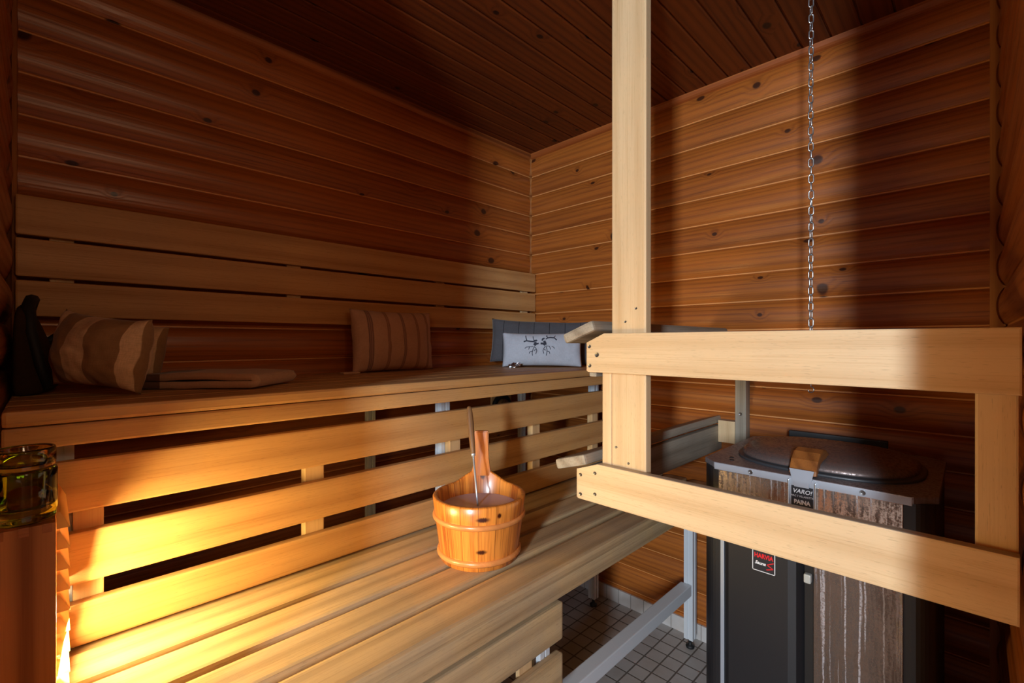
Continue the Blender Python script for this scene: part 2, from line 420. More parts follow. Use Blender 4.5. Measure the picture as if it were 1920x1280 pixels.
# corner strips cut to the logs
def scribed(name, zs, f, mat):
    bm = bmesh.new(); A, B, C_, D = [], [], [], []
    for z, d in zs:
        a, b, c, e = f(z, d)
        A.append(bm.verts.new(a)); B.append(bm.verts.new(b)); C_.append(bm.verts.new(c)); D.append(bm.verts.new(e))
    for i in range(len(zs) - 1):
        for P, Q in ((A, B), (B, C_), (C_, D), (D, A)): bm.faces.new((P[i], Q[i], Q[i + 1], P[i + 1]))
    bm.faces.new((A[0], B[0], C_[0], D[0])); bm.faces.new((D[-1], C_[-1], B[-1], A[-1]))
    return tag(link(name, mesh(name, bm), mat), kind='structure')
zs = log_profile(0.06, CZ - 0.02)
scribed('trim_3', zs, lambda z, d: ((0.0, BY, z), (0.010 + d, BY, z), (0.016, BY - 0.016, z), (0.0, BY - 0.010 - d, z)), M['trim_z'])
scribed('trim_4', zs, lambda z, d: ((RX, BY, z), (RX - 0.030, BY, z), (RX - 0.030, BY - 0.019, z), (RX - 0.004 - d, BY - 0.019, z)), M['trim_z'])
scribed('trim_5', zs, lambda z, d: ((0.0, FY, z), (0.03, FY + 0.012, z), (0.024, FY + 0.02, z), (0.0, FY + 0.022, z)), M['trim_z'])
slab('baseboard_back', (0.0, BY - 0.015, 0.0), (RX, BY - 0.001, 0.059), M['skirt_x'], bev=0.002)
slab('baseboard_left', (0.001, FY, 0.0), (0.015, BY, 0.059), M['skirt_y'], bev=0.002)
# light washroom the door opens to, with the window the daylight comes from
slab('wall_1', (0.94, -2.7, 0), (1.0, FY - 0.06, 2.2), M['white_wall'])
slab('wall_2', (3.2, -2.7, 0), (3.26, 1.0, 2.2), M['white_wall'])
slab('wall_3', (RX + 0.1, 0.9, 0), (3.2, 0.96, 2.2), M['white_wall'])
slab('ceiling_2', (0.94, -2.7, 2.2), (3.26, 1.0, 2.26), M['white_wall'])
WX0, WX1, WZ0, WZ1 = 2.38, 2.66, 0.95, 1.95
slab('wall_4', (1.0, -2.7, 0), (WX0, -2.64, 2.2), M['white_wall'])
slab('wall_5', (WX1, -2.7, 0), (3.2, -2.64, 2.2), M['white_wall'])
slab('wall_6', (WX0, -2.7, 0), (WX1, -2.64, WZ0), M['white_wall'])
slab('wall_7', (WX0, -2.7, WZ1), (WX1, -2.64, 2.2), M['white_wall'])
for i, (lo, hi) in enumerate([((WX0, -2.69, WZ0), (WX0 + .025, -2.65, WZ1)), ((WX1 - .025, -2.69, WZ0), (WX1, -2.65, WZ1))]):
    slab('trim_%d' % (6 + i), lo, hi, M['white_metal'])

# ------------------------------------------------------------------ helpers for fittings
def screw(p, n, parent, r=0.004):
    r *= 1.2
    bm = lathe_bm([(0, 0.0008), (r * 0.35, 0.0008), (r * 0.55, -0.0008 + 0.002), (r, 0.0016), (r, -0.001), (0, -0.001)], 16)
    o = link('screw', mesh('screw', bm, False), M['screw'])
    q_ = Vector(n).to_track_quat('Z', 'Y').to_matrix().to_4x4()
    place(o, parent, Matrix.Translation(p) @ q_)
    return o
def metal_leg(name, x, y, z0, z1, parent, s=0.032, foot=True):
    bm = bmesh.new(); h = s / 2
    prof = [(-h, -h), (h, -h), (h, h), (-h, h)]
    # square tube with a shallow groove in the room-side faces
    g = 0.003
    prof = [(-h, -h), (-g, -h), (-g, -h + g), (g, -h + g), (g, -h), (h, -h), (h, -g), (h - g, -g), (h - g, g), (h, g), (h, h), (-h, h)]
    a = [bm.verts.new((px, py, 0)) for px, py in prof]; b = [bm.verts.new((px, py, z1 - z0)) for px, py in prof]
    for i in range(len(prof)): bm.faces.new((a[i], a[(i + 1) % len(prof)], b[(i + 1) % len(prof)], b[i]))
    bm.faces.new(a); bm.faces.new(list(reversed(b)))
    o = link(name, mesh(name, bm), M['white_metal']); place(o, parent, Matrix.Translation((x, y, z0)))
    if foot:
        f = link('adjustable_foot', mesh('foot', lathe_bm([(0, 0), (0.015, 0), (0.016, 0.006), (0.011, 0.010), (0.006, 0.013), (0.006, z0 - 0.004), (0.012, z0 - 0.003), (0.012, z0), (0, z0)], 20), True), M['black_rubber'])
        place(f, o, Matrix.Translation((x, y, 0.0)))
    return o

# ------------------------------------------------------------------ backrest on the left wall
br = tag(empty('backrest', (0.012, 0.87, 1.21)), 'three-slat wooden backrest fixed to the log wall above the upper bench', 'backrest')
for z0, z1 in ((1.4135, 1.508), (1.314, 1.4055), (1.219, 1.305)):
    board('slat', (0.030, FY + 0.018, z0), (0.050, 1.784, z1), M['bench_Y'], br, 0.004)
for y in (0.005, 0.565, 1.17, 1.70):
    board('batten', (0.0155, y, 1.222), (0.0295, y + 0.045, 1.50), M['batten_Z'], br, 0.002)

# ------------------------------------------------------------------ upper bench
UF, UT = 0.585, 1.048
ub = tag(empty('upper_bench', (0.3, 0.87, 0)), 'upper sauna bench, long light wood platform on white metal legs along the log wall', 'bench')
xs = [0.030, 0.118, 0.212, 0.306, 0.400, 0.494]
for i, x in enumerate(xs):
    x1 = UF if i == 5 else x + 0.086
    board('deck_board', (x if i else 0.03, FY + 0.02, UT - 0.026), (x1, 1.784, UT), M['bench_Y'], ub, 0.006 if i == 5 else 0.004)
board('front_board', (UF - 0.026, FY + 0.02, 0.984), (UF - 0.003, 1.784, UT - 0.0275), M['bench_Y'], ub, 0.004)
for y in (0.005, 0.862, 1.680):
    board('bearer', (0.03, y, 0.985), (UF - 0.028, y + 0.03, 1.0212), M['white_metal'], ub, 0.002)
    metal_leg('leg', 0.470, y + 0.015, 0.035, 0.9845, ub)
    metal_leg('leg', 0.060, y - 0.012, 0.035, 0.9845, ub, 0.028)

# ------------------------------------------------------------------ slatted riser between the benches
ri = tag(empty('bench_riser', (0.52, 0.87, 0.62)), 'open slatted wooden screen filling the gap between lower and upper bench', 'bench screen')
RXF = 0.535
for z0, z1 in ((0.858, 0.949), (0.731, 0.822), (0.6215, 0.697)):
    board('slat', (RXF - 0.021, FY + 0.02, z0), (RXF, 1.784, z1), M['bench_Y'], ri, 0.004)
for y, w in ((0.033, 0.042), (0.438, 0.046), (0.873, 0.041), (1.249, 0.041), (1.624, 0.041)):
    board('batten', (RXF - 0.047, y, 0.625), (RXF - 0.0215, y + w, 0.905), M['batten_Z'], ri, 0.002)

# ------------------------------------------------------------------ lower bench
LT = 0.622
lb = tag(empty('lower_bench', (0.75, 0.87, 0)), 'lower sauna bench of four worn light planks with the water bucket on it', 'bench')
for x0, x1 in ((0.556, 0.650), (0.665, 0.752), (0.769, 0.853), (0.871, 0.960)):
    board('deck_board', (x0, FY + 0.02, LT - 0.030), (x1, 1.784, LT), M['seat_Y'], lb, 0.010 if x0 > .85 else 0.007)
board('front_board', (0.930, FY + 0.02, 0.545), (0.952, 1.784, LT - 0.031), M['seat_Y'], lb, 0.004)
board('rear_board', (0.516, FY + 0.02, 0.56), (0.552, 1.784, LT - 0.008), M['seat_Y'], lb, 0.003)
for y in (0.04, 0.86, 1.70):
    board('bearer', (0.553, y, 0.560), (0.928, y + 0.028, LT - 0.031), M['white_metal'], lb, 0.002)
for y in (0.10, 0.86, 1.722):
    metal_leg('leg', 0.892, y, 0.035, 0.560, lb, 0.034)
board('stretcher', (0.864, 0.118, 0.205), (0.906, 1.704, 0.246), M['worn_metal'], lb, 0.003)

# ------------------------------------------------------------------ slats below the lower bench
sk = tag(empty('bench_skirt', (0.92, 0.4, 0.2)), 'slatted wooden skirt hung below the front edge of the lower bench', 'bench screen')
for z0, z1 in ((0.421, 0.514), (0.295, 0.387), (0.169, 0.261), (0.05, 0.135)):
    board('slat', (0.908, FY + 0.02, z0), (0.930, 0.905, z1), M['seat_Y'], sk, 0.006)
for y in (0.10, 0.74):
    board('batten', (0.8955, y + 0.03, 0.06), (0.9075, y + 0.075, 0.52), M['batten_Z'], sk, 0.002)

# ------------------------------------------------------------------ guard rail round the heater
hg = tag(empty('heater_guard', (1.08, 0.95, 0)), 'pale wooden safety railing with ceiling-high post around the stove', 'railing')
def rail(name, x0, x1, y0, y1, z0, z1, cham):
    pts = [(x0, z0 + 0.004), (x0 + 0.004, z0), (x1, z0), (x1, z1), (x0 + cham[0], z1), (x0, z1 - cham[1])]
    return prism(name, pts, 'XZ', y0, y1, M['rail_X'], hg, 0.003)
rail('upper_rail', 0.974, 1.699, 0.940, 0.962, 1.083, 1.178, (0.050, 0.022))
rail('lower_rail', 0.944, 1.697, 0.940, 0.962, 0.765, 0.861, (0.062, 0.022))
board('post', (1.032, 0.9635, 0.780), (1.123, 0.989, CZ - 0.002), M['rail_Z'], hg, 0.004)
board('stud', (1.005, 0.9635, 0.780), (1.0312, 0.984, 1.13), M['rail_Z'], hg, 0.003)
board('end_stud', (1.653, 0.9635, 0.77), (1.697, 0.985, 1.17), M['rail_Z'], hg, 0.003)
def cap(cx, cz, tilt, y0, y1):
    m = Matrix.Rotation(-tilt, 3, 'Y')
    o = board('cap_board', (cx - 0.048, y0, cz - 0.013), (cx + 0.048, y1, cz + 0.013), M['grey_Y'], hg, 0.007, m)
    return o
cap(0.960, 1.181, math.radians(21), 0.925, 1.795)
cap(0.935, 0.856, math.radians(17), 0.925, 1.795)
board('side_board', (0.966, 0.9635, 1.070), (0.987, 1.784, 1.152), M['grey_Y'], hg, 0.004)
board('side_board', (0.964, 0.9635, 0.757), (0.986, 1.784, 0.848), M['grey_Y'], hg, 0.004)
board('wall_post', (1.046, 1.745, 0.66), (1.083, 1.788, 1.150), M['grey_Z'], hg, 0.003)
board('block', (0.9865, 1.745, 0.79), (1.0455, 1.788, 0.870), M['rail_Z'], hg, 0.002)
board('crosspiece', (0.9875, 1.745, 1.100), (1.0455, 1.788, 1.145), M['rail_Z'], hg, 0.002)
for px, pz in ((0.984, 1.146), (1.006, 1.126), (0.985, 1.099)): screw((px, 0.9395, pz), (0, -1, 0), hg, 0.0045 if px > 1 else 0.0035)
for px, pz in ((0.957, 0.826), (0.957, 0.778), (1.000, 0.838), (1.000, 0.787)): screw((px, 0.9395, pz), (0, -1, 0), hg, 0.0035)
for pz in (1.045, 0.900): screw((1.0645, 1.7445, pz), (0, -1, 0), hg, 0.005)
for px, pz in ((1.098, 1.235), (1.070, 1.205), (1.045, 0.905), (1.078, 0.872)): screw((px, 0.963, pz), (0, -1, 0), hg, 0.0022)

# ------------------------------------------------------------------ the heater
HX0, HX1, HY0, HY1, HT = 1.142, 1.604, 1.212, 1.668, 0.849
he = tag(empty('sauna_heater', ((HX0 + HX1) / 2, (HY0 + HY1) / 2, 0)), 'tall black and steel electric sauna stove with domed lid, behind the railing', 'stove')
def rounded(x0, x1, y0, y1, r, n=6):
    out = []
    for cx, cy, a0 in ((x1 - r, y0 + r, -PI / 2), (x1 - r, y1 - r, 0), (x0 + r, y1 - r, PI / 2), (x0 + r, y0 + r, PI)):
        out += [(cx + r * math.cos(a0 + PI / 2 * i / n), cy + r * math.sin(a0 + PI / 2 * i / n)) for i in range(n + 1)]
    return out
def cham_rect(x0, x1, y0, y1, c):
    return [(x0 + c, y0), (x1 - c, y0), (x1, y0 + c), (x1, y1 - c), (x1 - c, y1), (x0 + c, y1), (x0, y1 - c), (x0, y0 + c)]
prism('body', rounded(HX0 + 0.004, HX1 - 0.004, HY0 + 0.004, HY1, 0.036, 8), 'XY', 0.03, HT - 0.014, M['black_metal'], he, smooth=False)
prism('plinth', rounded(HX0 + 0.03, HX1 - 0.03, HY0 + 0.03, HY1 - 0.02, 0.03), 'XY', 0.0, 0.03, M['black_rubber'], he)
prism('top_plate', cham_rect(HX0, HX1, HY0, HY1, 0.036), 'XY', HT - 0.014, HT, M['steel_top'], he, 0.0015)
board('front_lip', (HX0 + 0.038, HY0 - 0.0015, HT - 0.018), (HX1 - 0.038, HY0 + 0.003, HT - 0.001), M['steel_bare'], he, 0.001)
board('front_panel', (HX0 + 0.048, HY0 + 0.0, 0.690), (HX1 - 0.052, HY0 + 0.0045, HT - 0.018), M['steel_panel'], he, 0.001)
board('front_panel', (1.398, HY0 + 0.0, 0.04), (HX1 - 0.052, HY0 + 0.0045, 0.6885), M['steel_lower'], he, 0.001)
board('edge_strip', (HX0 + 0.053, HY0 - 0.001, 0.04), (HX0 + 0.062, HY0 + 0.004, 0.70), M['steel_bare'], he, 0.001)
prism('control_door', [(1.212, HY0 + 0.003), (1.214, HY0 - 0.016), (1.222, HY0 - 0.020), (1.352, HY0 - 0.020), (1.368, HY0 - 0.017), (1.380, HY0 + 0.003)], 'XY', 0.05, 0.70, M['black_metal'], he, smooth=False)
board('recess', (1.381, HY0 - 0.0008, 0.05), (1.3975, HY0 + 0.003, 0.70), M['dark_hole'], he, 0.0005)
board('knob', (1.382, HY0 - 0.016, 0.618), (1.396, HY0 - 0.001, 0.638), M['steel_knob'], he, 0.003)
# rounded-rectangle lid with a dark gasket step and a dome
def superell(cx, cy, a, b, e=2.6, n=64):
    out = []
    for i in range(n):
        t = 2 * PI * i / n; c, s = math.cos(t), math.sin(t)
        out.append((cx + a * math.copysign(abs(c) ** (2 / e), c), cy + b * math.copysign(abs(s) ** (2 / e), s)))
    return out
def dome(name, cx, cy, a, b, levels, mat, parent):
    bm = bmesh.new(); prev = None
    for s, z in levels:
        ring = [bm.verts.new((x, y, z)) for x, y in superell(cx, cy, a * s, b * s)] if s > 0 else [bm.verts.new((cx, cy, z))]
        if prev:
            n = len(prev)
            for i in range(n):
                j = (i + 1) % n
                if len(ring) == 1: bm.faces.new((prev[i], prev[j], ring[0]))
                else: bm.faces.new((prev[i], prev[j], ring[j], ring[i]))
        else: bm.faces.new(list(reversed(ring)))
        prev = ring
    return link_world(name, bm, mat, parent, True)
def link_world(name, bm, mat, parent, smooth=False):
    c = Vector((0, 0, 0))
    for v in bm.verts: c += v.co
    c /= len(bm.verts)
    for v in bm.verts: v.co -= c
    o = link(name, mesh(name, bm, smooth), mat); place(o, parent, Matrix.Translation(c)); return o
LCX, LCY = 1.380, 1.432
dome('gasket', LCX, LCY, 0.198, 0.182, [(1.0, HT - 0.001), (1.0, HT + 0.004), (0.985, HT + 0.007), (0.965, HT + 0.005), (0.95, HT + 0.009), (0.90, HT + 0.009), (0, HT + 0.009)], plain('gasket_rubber', srgb(58, 60, 64), 0.4), he)
lid = dome('lid', LCX, LCY, 0.198, 0.182, [(0.945, HT + 0.006), (0.95, HT + 0.012), (0.935, HT + 0.018), (0.90, HT + 0.024), (0.80, HT + 0.029), (0.6, HT + 0.034), (0.35, HT + 0.037), (0, HT + 0.038)], M['lid'], he)
# wooden handle, a thick bent slab from the lid down over its front edge
hp = [(1.345, 0.884), (1.315, 0.898), (1.285, 0.904), (1.255, 0.900), (1.230, 0.886), (1.214, 0.866), (1.210, 0.856), (1.222, 0.852), (1.233, 0.868), (1.250, 0.880), (1.283, 0.884), (1.315, 0.880), (1.340, 0.874)]
ha = prism('handle', hp, 'YZ', 1.349, 1.404, M['handle_wood'], he, 0.004, smooth=False)
sp = [(1.352, 0.868), (1.401, 0.868), (1.395, 0.842), (1.391, 0.838), (1.391, 0.828), (1.362, 0.828), (1.362, 0.838), (1.358, 0.842)]
prism('latch_strap', sp, 'XZ', HY0 - 0.0085, HY0 - 0.0055, M['steel_bare'], he)
fr = prism('latch_frame', [(1.350, 0.760), (1.404, 0.760), (1.404, 0.845), (1.396, 0.848), (1.358, 0.848), (1.350, 0.845)], 'XZ', HY0 - 0.004, HY0 - 0.0005, M['steel_bare'], he)
board('flange', (1.402, HY0 - 0.012, 0.760), (1.4045, HY0 - 0.001, 0.842), M['chain'], he, 0.001)
board('flange', (1.3495, HY0 - 0.012, 0.760), (1.352, HY0 - 0.001, 0.842), M['chain'], he, 0.001)
wl = board('warning_label', (1.3555, HY0 - 0.0055, 0.776), (1.3985, HY0 - 0.0042, 0.829), M['label_black'], he, 0.0004)
def text(body, x, z, y, size, mat, parent, shear=0.0, bold=0.0, sx=1.0, name='lettering'):
    cu = bpy.data.curves.new(name, 'FONT'); cu.body = body; cu.size = size; cu.align_x = 'CENTER'; cu.align_y = 'CENTER'
    cu.extrude = 0.0002; cu.shear = shear; cu.offset = bold; cu.resolution_u = 3
    t_ = bpy.data.objects.new(name, cu); COL.objects.link(t_)
    dg = bpy.context.evaluated_depsgraph_get(); me = bpy.data.meshes.new_from_object(t_.evaluated_get(dg))
    bpy.data.objects.remove(t_); me.materials.clear()
    o = link(name, me, mat)
    place(o, parent, Matrix.Translation((x, y, z)) @ Matrix.Rotation(PI / 2, 4, 'X') @ Matrix.Diagonal((sx, 1, 1, 1)))
    return o
YL = HY0 - 0.0058
text('VARO!', 1.377, 0.8175, YL, 0.0135, M['white_paint'], wl, 0.25, 0.0002, 0.95)
text('MAC T VILLANSTTA', 1.377, 0.8065, YL, 0.0062, M['white_paint'], wl, 0.1, 0.0, 0.80)
text('PAINA', 1.377, 0.7930, YL, 0.0130, M['white_paint'], wl, 0, 0.0006, 0.86)
bd = empty_badge = board('badge', (1.2775, HY0 - 0.0212, 0.6145), (1.3265, HY0 - 0.0202, 0.6745), M['label_black'], he, 0.0003)
bm = bmesh.new()
for lo, hi in (((1.2775, 0.6145), (1.3265, 0.6160)), ((1.2775, 0.673), (1.3265, 0.6745)), ((1.2775, 0.6145), (1.279, 0.6745)), ((1.325, 0.6145), (1.3265, 0.6745))):
    bm_box(bm, (lo[0], HY0 - 0.0217, lo[1]), (hi[0], HY0 - 0.0211, hi[1]))
link_world('border', bm, M['white_paint'], bd)
text('HARVIA', 1.302, 0.651, HY0 - 0.0216, 0.0145, M['red_paint'], bd, 0, 0.0005, 0.80)
text('Sauna', 1.2945, 0.634, HY0 - 0.0216, 0.0105, M['white_paint'], bd, 0.35, 0.0003, 0.95)
def stroke(pts, w, y, name, mat, parent):
    bm = bmesh.new()
    for (x0, z0), (x1, z1) in zip(pts, pts[1:]):
        d = Vector((x1 - x0, z1 - z0)); n_ = Vector((-d.y, d.x)).normalized() * w / 2
        q4 = [(x0 + n_.x, z0 + n_.y), (x0 - n_.x, z0 - n_.y), (x1 - n_.x, z1 - n_.y), (x1 + n_.x, z1 + n_.y)]
        v0 = [bm.verts.new((a, y, b)) for a, b in q4]; v1 = [bm.verts.new((a, y - 0.0004, b)) for a, b in q4]
        for i in range(4): bm.faces.new((v0[i], v0[(i + 1) % 4], v1[(i + 1) % 4], v1[i]))
        bm.faces.new(v0); bm.faces.new(list(reversed(v1)))
    return link_world(name, bm, mat, parent)
stroke([(1.3235, 0.642), (1.309, 0.6345), (1.3225, 0.628), (1.308, 0.6225)], 0.0018, HY0 - 0.0213, 'emblem', M['red_paint'], bd)
for x in (1.267, 1.487): screw((x, HY0 - 0.002, HT - 0.009), (0, -1, 0), he, 0.0045)
for p in ((1.205, 1.262), (1.195, 1.290)):
    o = link('rivet', mesh('rivet', lathe_bm([(0, 0), (0.006, 0), (0.005, 0.0012), (0, 0.0015)], 16), True), M['black_rubber']); place(o, he, Matrix.Translation((p[0], p[1], HT)))
board('hinge_bar', (1.235, HY1 + 0.002, 0.842), (1.482, HY1 + 0.020, 0.876), M['black_rubber'], he, 0.003)

# ------------------------------------------------------------------ hanging chain
ch = tag(empty('hanging_chain', (1.343, 1.45, 2.11)), 'thin steel link chain hanging from the ceiling in front of the back wall', 'chain')
L_, W_, WR = 0.0270, 0.0145, 0.0018
def link_path(n=6):
    r = (W_ - 2 * WR) / 2; s = (L_ - 2 * WR) / 2 - r; out = []
    for i in range(n + 1):
        a = PI * i / n; out.append((r * math.cos(a), 0, s + r * math.sin(a)))
    for i in range(n + 1):
        a = PI + PI * i / n; out.append((r * math.cos(a), 0, -s + r * math.sin(a)))
    return out
lm = mesh('chain_link', tube_bm(link_path(), WR, 7, True), True); lm.materials.append(M['chain'])
pitch = 0.0215; nl = int((2.125 - 1.03) / pitch)
for i in range(nl):
    z = 2.112 - i * pitch
    a = math.radians(12) + (PI / 2 if i % 2 else 0) + 0.55 * math.sin(i * 0.12 + 0.3)
    o = link('link', lm, None); o.parent = ch; o.location = (0.0006 * math.sin(i * .3), 0, z - 2.11); o.rotation_euler = (0, 0, a)
zb = 2.112 - nl * pitch - 2.11
hook = link('hook', mesh('hook', tube_bm([(0, 0, 0.012)] + [(0.008 * math.cos(a) - 0.0, 0, -0.008 + 0.008 * math.sin(a)) for a in [PI / 2 - i * PI / 8 * 1.5 for i in range(9)]], 0.0015, 8), True), M['chain'], ch, (0, 0, zb))
hook.rotation_euler = (0, 0, math.radians(45))
o = link('ceiling_hook', mesh('ceiling_hook', lathe_bm([(0, 0.0), (0.002, 0), (0.002, 0.006), (0.012, 0.007), (0.012, 0.012), (0, 0.012)], 16), True), M['chain'], ch, (0, 0, 0.0115))

# ------------------------------------------------------------------ bucket and ladle
BX, BYc, BZ = 0.768, 0.770, LT
bk = tag(empty('water_bucket', (BX, BYc, BZ)), 'varnished wooden stave bucket of water with one tall handle stave, on the lower bench', 'bucket')
k = NT('bucket_staves'); tc = k.n('ShaderNodeTexCoord'); sep = k.n('ShaderNodeSeparateXYZ'); k.l(tc.outputs['Object'], sep.inputs[0])
ang = k.math('DIVIDE', k.math('ARCTAN2', sep.outputs[1], sep.outputs[0]), 2 * PI / 17)
idx = k.math('FLOOR', ang); fr_ = k.math('FRACT', ang)
wn = k.n('ShaderNodeTexWhiteNoise', noise_dimensions='1D'); k.l(idx, wn.inputs['W'])
along = k.math('MULTIPLY', k.math('ADD', sep.outputs[2], k.math('MULTIPLY', wn.outputs['Value'], 9.0)), 5.0)
cr = k.math('ADD', ang, k.math('MULTIPLY', wn.outputs['Value'], 31.0))
n1 = k.noise(k.comb(along, k.math('MULTIPLY', cr, 2.0), 0.0), 1.0, 3.0)
n2 = k.noise(k.comb(k.math('MULTIPLY', along, 1.5), k.math('MULTIPLY', cr, 26.0), 0.0), 1.0, 3.0)
vo = k.n('ShaderNodeTexVoronoi', voronoi_dimensions='2D'); vo.inputs['Scale'].default_value = 1.0
k.l(k.comb(k.math('MULTIPLY', sep.outputs[2], 12.0), k.math('MULTIPLY', cr, 0.8), 0.0), vo.inputs['Vector'])
cs = k.n('ShaderNodeSeparateColor'); k.l(vo.outputs['Color'], cs.inputs[0])
kn = k.math('MULTIPLY', k.smooth(vo.outputs['Distance'], 0.20, 0.10), k.math('LESS_THAN', cs.outputs[0], 0.06))
f = k.math('ADD', k.math('MULTIPLY', n1, 0.5), k.math('MULTIPLY', n2, 0.5))
f = k.math('ADD', k.smooth(f, 0.35, 0.68), k.math('MULTIPLY_ADD', wn.outputs['Value'], 0.7, -0.3), clamp=True)
rot = k.math('SUBTRACT', k.math('ARCTAN2', sep.outputs[1], sep.outputs[0]), math.radians(-41.2))
for a0, z0, wa, wz_ in ((0.07, 0.128, 0.15, 0.0065), (0.05, 0.050, 0.12, 0.006), (0.42, 0.134, 0.05, 0.007)):
    q1 = k.math('DIVIDE', k.math('SUBTRACT', rot, a0), wa); q2 = k.math('DIVIDE', k.math('SUBTRACT', sep.outputs[2], z0), wz_)
    dk = k.math('ADD', k.math('SQRT', k.math('ADD', k.math('MULTIPLY', q1, q1), k.math('MULTIPLY', q2, q2))), k.math('MULTIPLY_ADD', n2, 1.2, -0.6))
    kn = k.math('MAXIMUM', kn, k.smooth(dk, 1.2, 0.5))
col = k.mix(f, srgb(232, 146, 60), srgb(150, 74, 26))
seam = k.smooth(k.math('MINIMUM', fr_, k.math('SUBTRACT', 1.0, fr_)), 0.035, 0.01)
col = k.mix(k.math('MULTIPLY', seam, 0.5), col, srgb(80, 36, 16)); col = k.mix(kn, col, srgb(64, 24, 12))
k.l(col, k.b.inputs['Base Color']); k.set(Roughness=0.3); k.b.inputs['Coat Weight'].default_value = 0.35; k.b.inputs['Coat Roughness'].default_value = 0.15
M['staves'] = k.m
R0, R1, HB = 0.096, 0.117, 0.156
def wall_r(z): return R0 + (R1 - R0) * z / HB
hdir = math.atan2(CAM.y - BYc, CAM.x - BX) + PI + math.radians(-3)      # handle stave stands on the far side
seg = 96; bm = bmesh.new(); T = 0.013
rows = []
for i in range(seg):
    a = 2 * PI * i / seg
    dd = abs((a - hdir + PI) % (2 * PI) - PI)
    rise = 0.0
    if dd < 0.75:
        s = 1 - dd / 0.75
        rise = 0.030 * s * s * (3 - 2 * s)
    zt = HB + rise
    c, s_ = math.cos(a), math.sin(a)
    prof = [(R0 - 0.003, 0.0), (R0, 0.002)] + [(wall_r(z), z) for z in (0.03, 0.08, 0.12)] + [(wall_r(zt) - 0.001, zt - 0.003), (wall_r(zt) - 0.004, zt), (wall_r(zt) - T + 0.002, zt), (wall_r(zt) - T, zt - 0.003), (wall_r(0.09) - T, 0.09), (R0 - T, 0.012)]
    rows.append([bm.verts.new((r * c, r * s_, z)) for r, z in prof])
for i in range(seg):
    a, b = rows[i], rows[(i + 1) % seg]
    for j in range(len(a) - 1): bm.faces.new((a[j], b[j], b[j + 1], a[j + 1]))
bm.faces.new([r[0] for r in reversed(rows)]); bm.faces.new([r[-1] for r in rows])
link('staves', mesh('staves', bm, True), M['staves'], bk)
for zc, rr, hh in ((0.108, 0.006, 0.012), (0.020, 0.007, 0.013)):
    r = wall_r(zc)
    bmh = bmesh.new(); prof = [(r - 0.001, zc - hh / 2), (r + rr * 0.6 - 0.001, zc - hh / 2), (r + rr * 0.9, zc - hh * 0.25), (r + rr * 0.95, zc + hh * 0.1), (r + rr * 0.7, zc + hh / 2), (r, zc + hh / 2 + .0005)]
    lathe_bm(prof, 72, bmh); link('hoop', mesh('hoop', bmh, True), M['hoop'], bk)
M['handle_stave'] = wood('handle_stave_wood', 'Z', srgb(204, 126, 56), srgb(146, 80, 34), ring=220, contrast=0.5, rough=0.22, pore=0.2, spec=0.7)
hx = wall_r(HB) - 0.006
hbm = bmesh.new()
pts = [(-0.030, 0.165), (-0.0225, 0.195), (-0.0200, 0.215), (-0.0195, 0.284), (-0.017, 0.288), (0.017, 0.288), (0.0195, 0.284), (0.0200, 0.215), (0.0225, 0.195), (0.030, 0.165)]
v0 = [hbm.verts.new((-0.0085 + (z - HB) * 0.1, x, z)) for x, z in pts]; v1 = [hbm.verts.new((0.0075 + (z - HB) * 0.1, x, z)) for x, z in pts]
for i in range(len(pts)): hbm.faces.new((v0[i], v0[(i + 1) % len(pts)], v1[(i + 1) % len(pts)], v1[i]))
f0 = hbm.faces.new(v0); f1 = hbm.faces.new(list(reversed(v1)))
bmesh.ops.bevel(hbm, geom=list(set(f0.edges) | set(f1.edges)), offset=0.003, segments=2, affect='EDGES', clamp_overlap=True)
hs = link('handle_stave', mesh('handle_stave', hbm), M['handle_stave'], bk, (hx * math.cos(hdir), hx * math.sin(hdir), 0)); hs.rotation_euler = (0, 0, hdir)
k = NT('bucket_water'); k.set(Base_Color=srgb(196, 184, 204), Roughness=0.04, IOR=1.33); k.b.inputs['Transmission Weight'].default_value = 0.0
M['water'] = k.m
wz = 0.122; rw = wall_r(wz) - T - 0.0005
link('water', mesh('water', lathe_bm([(0, wz - 0.045), (wall_r(wz - .045) - T - 0.0005, wz - 0.045), (rw, wz), (0, wz)], 64), False), M['water'], bk)

ld = tag(empty('ladle', (0, 0, 0)), 'slim sauna ladle with brown turned handle leaning in the wooden bucket', 'ladle')
lt = Vector((0.692, 0.800, 0.984)); lw = Vector((0.777, 0.762, 0.705))
ld.location = lw
ax = (lt - lw).normalized(); Lh = (lt - lw).length
mrot = ax.to_track_quat('Z', 'Y').to_matrix().to_4x4()
ladle_m = Matrix.Translation(lw) @ mrot
def put(o): place(o, ld, ladle_m)
hlen = 0.125
put(link('handle', mesh('handle', lathe_bm([(0, Lh - hlen), (0.0055, Lh - hlen), (0.0062, Lh - hlen + 0.004), (0.0075, Lh - hlen * 0.7), (0.0088, Lh - hlen * 0.35), (0.0080, Lh - 0.02), (0.0066, Lh - 0.006), (0.004, Lh), (0, Lh)], 24), True), M['ladle_wood']))
put(link('ferrule', mesh('ferrule', lathe_bm([(0, Lh - hlen - 0.006), (0.005, Lh - hlen - 0.006), (0.006, Lh - hlen + 0.004), (0, Lh - hlen + 0.004)], 20), True), M['steel_bare']))
put(link('shaft', mesh('shaft', tube_bm([(0, 0, -0.02), (0, 0, Lh - hlen)], 0.0026, 10), True), M['steel_bare']))
bwl = link('bowl', mesh('bowl', lathe_bm([(0, -0.022), (0.014, -0.020), (0.022, -0.012), (0.026, 0.0), (0.0245, 0.0), (0.020, -0.011), (0.013, -0.018), (0, -0.020)], 28), True), M['steel_bare'])
place(bwl, ld, Matrix.Translation(lw + Vector((0.0, 0.0, -0.032))))

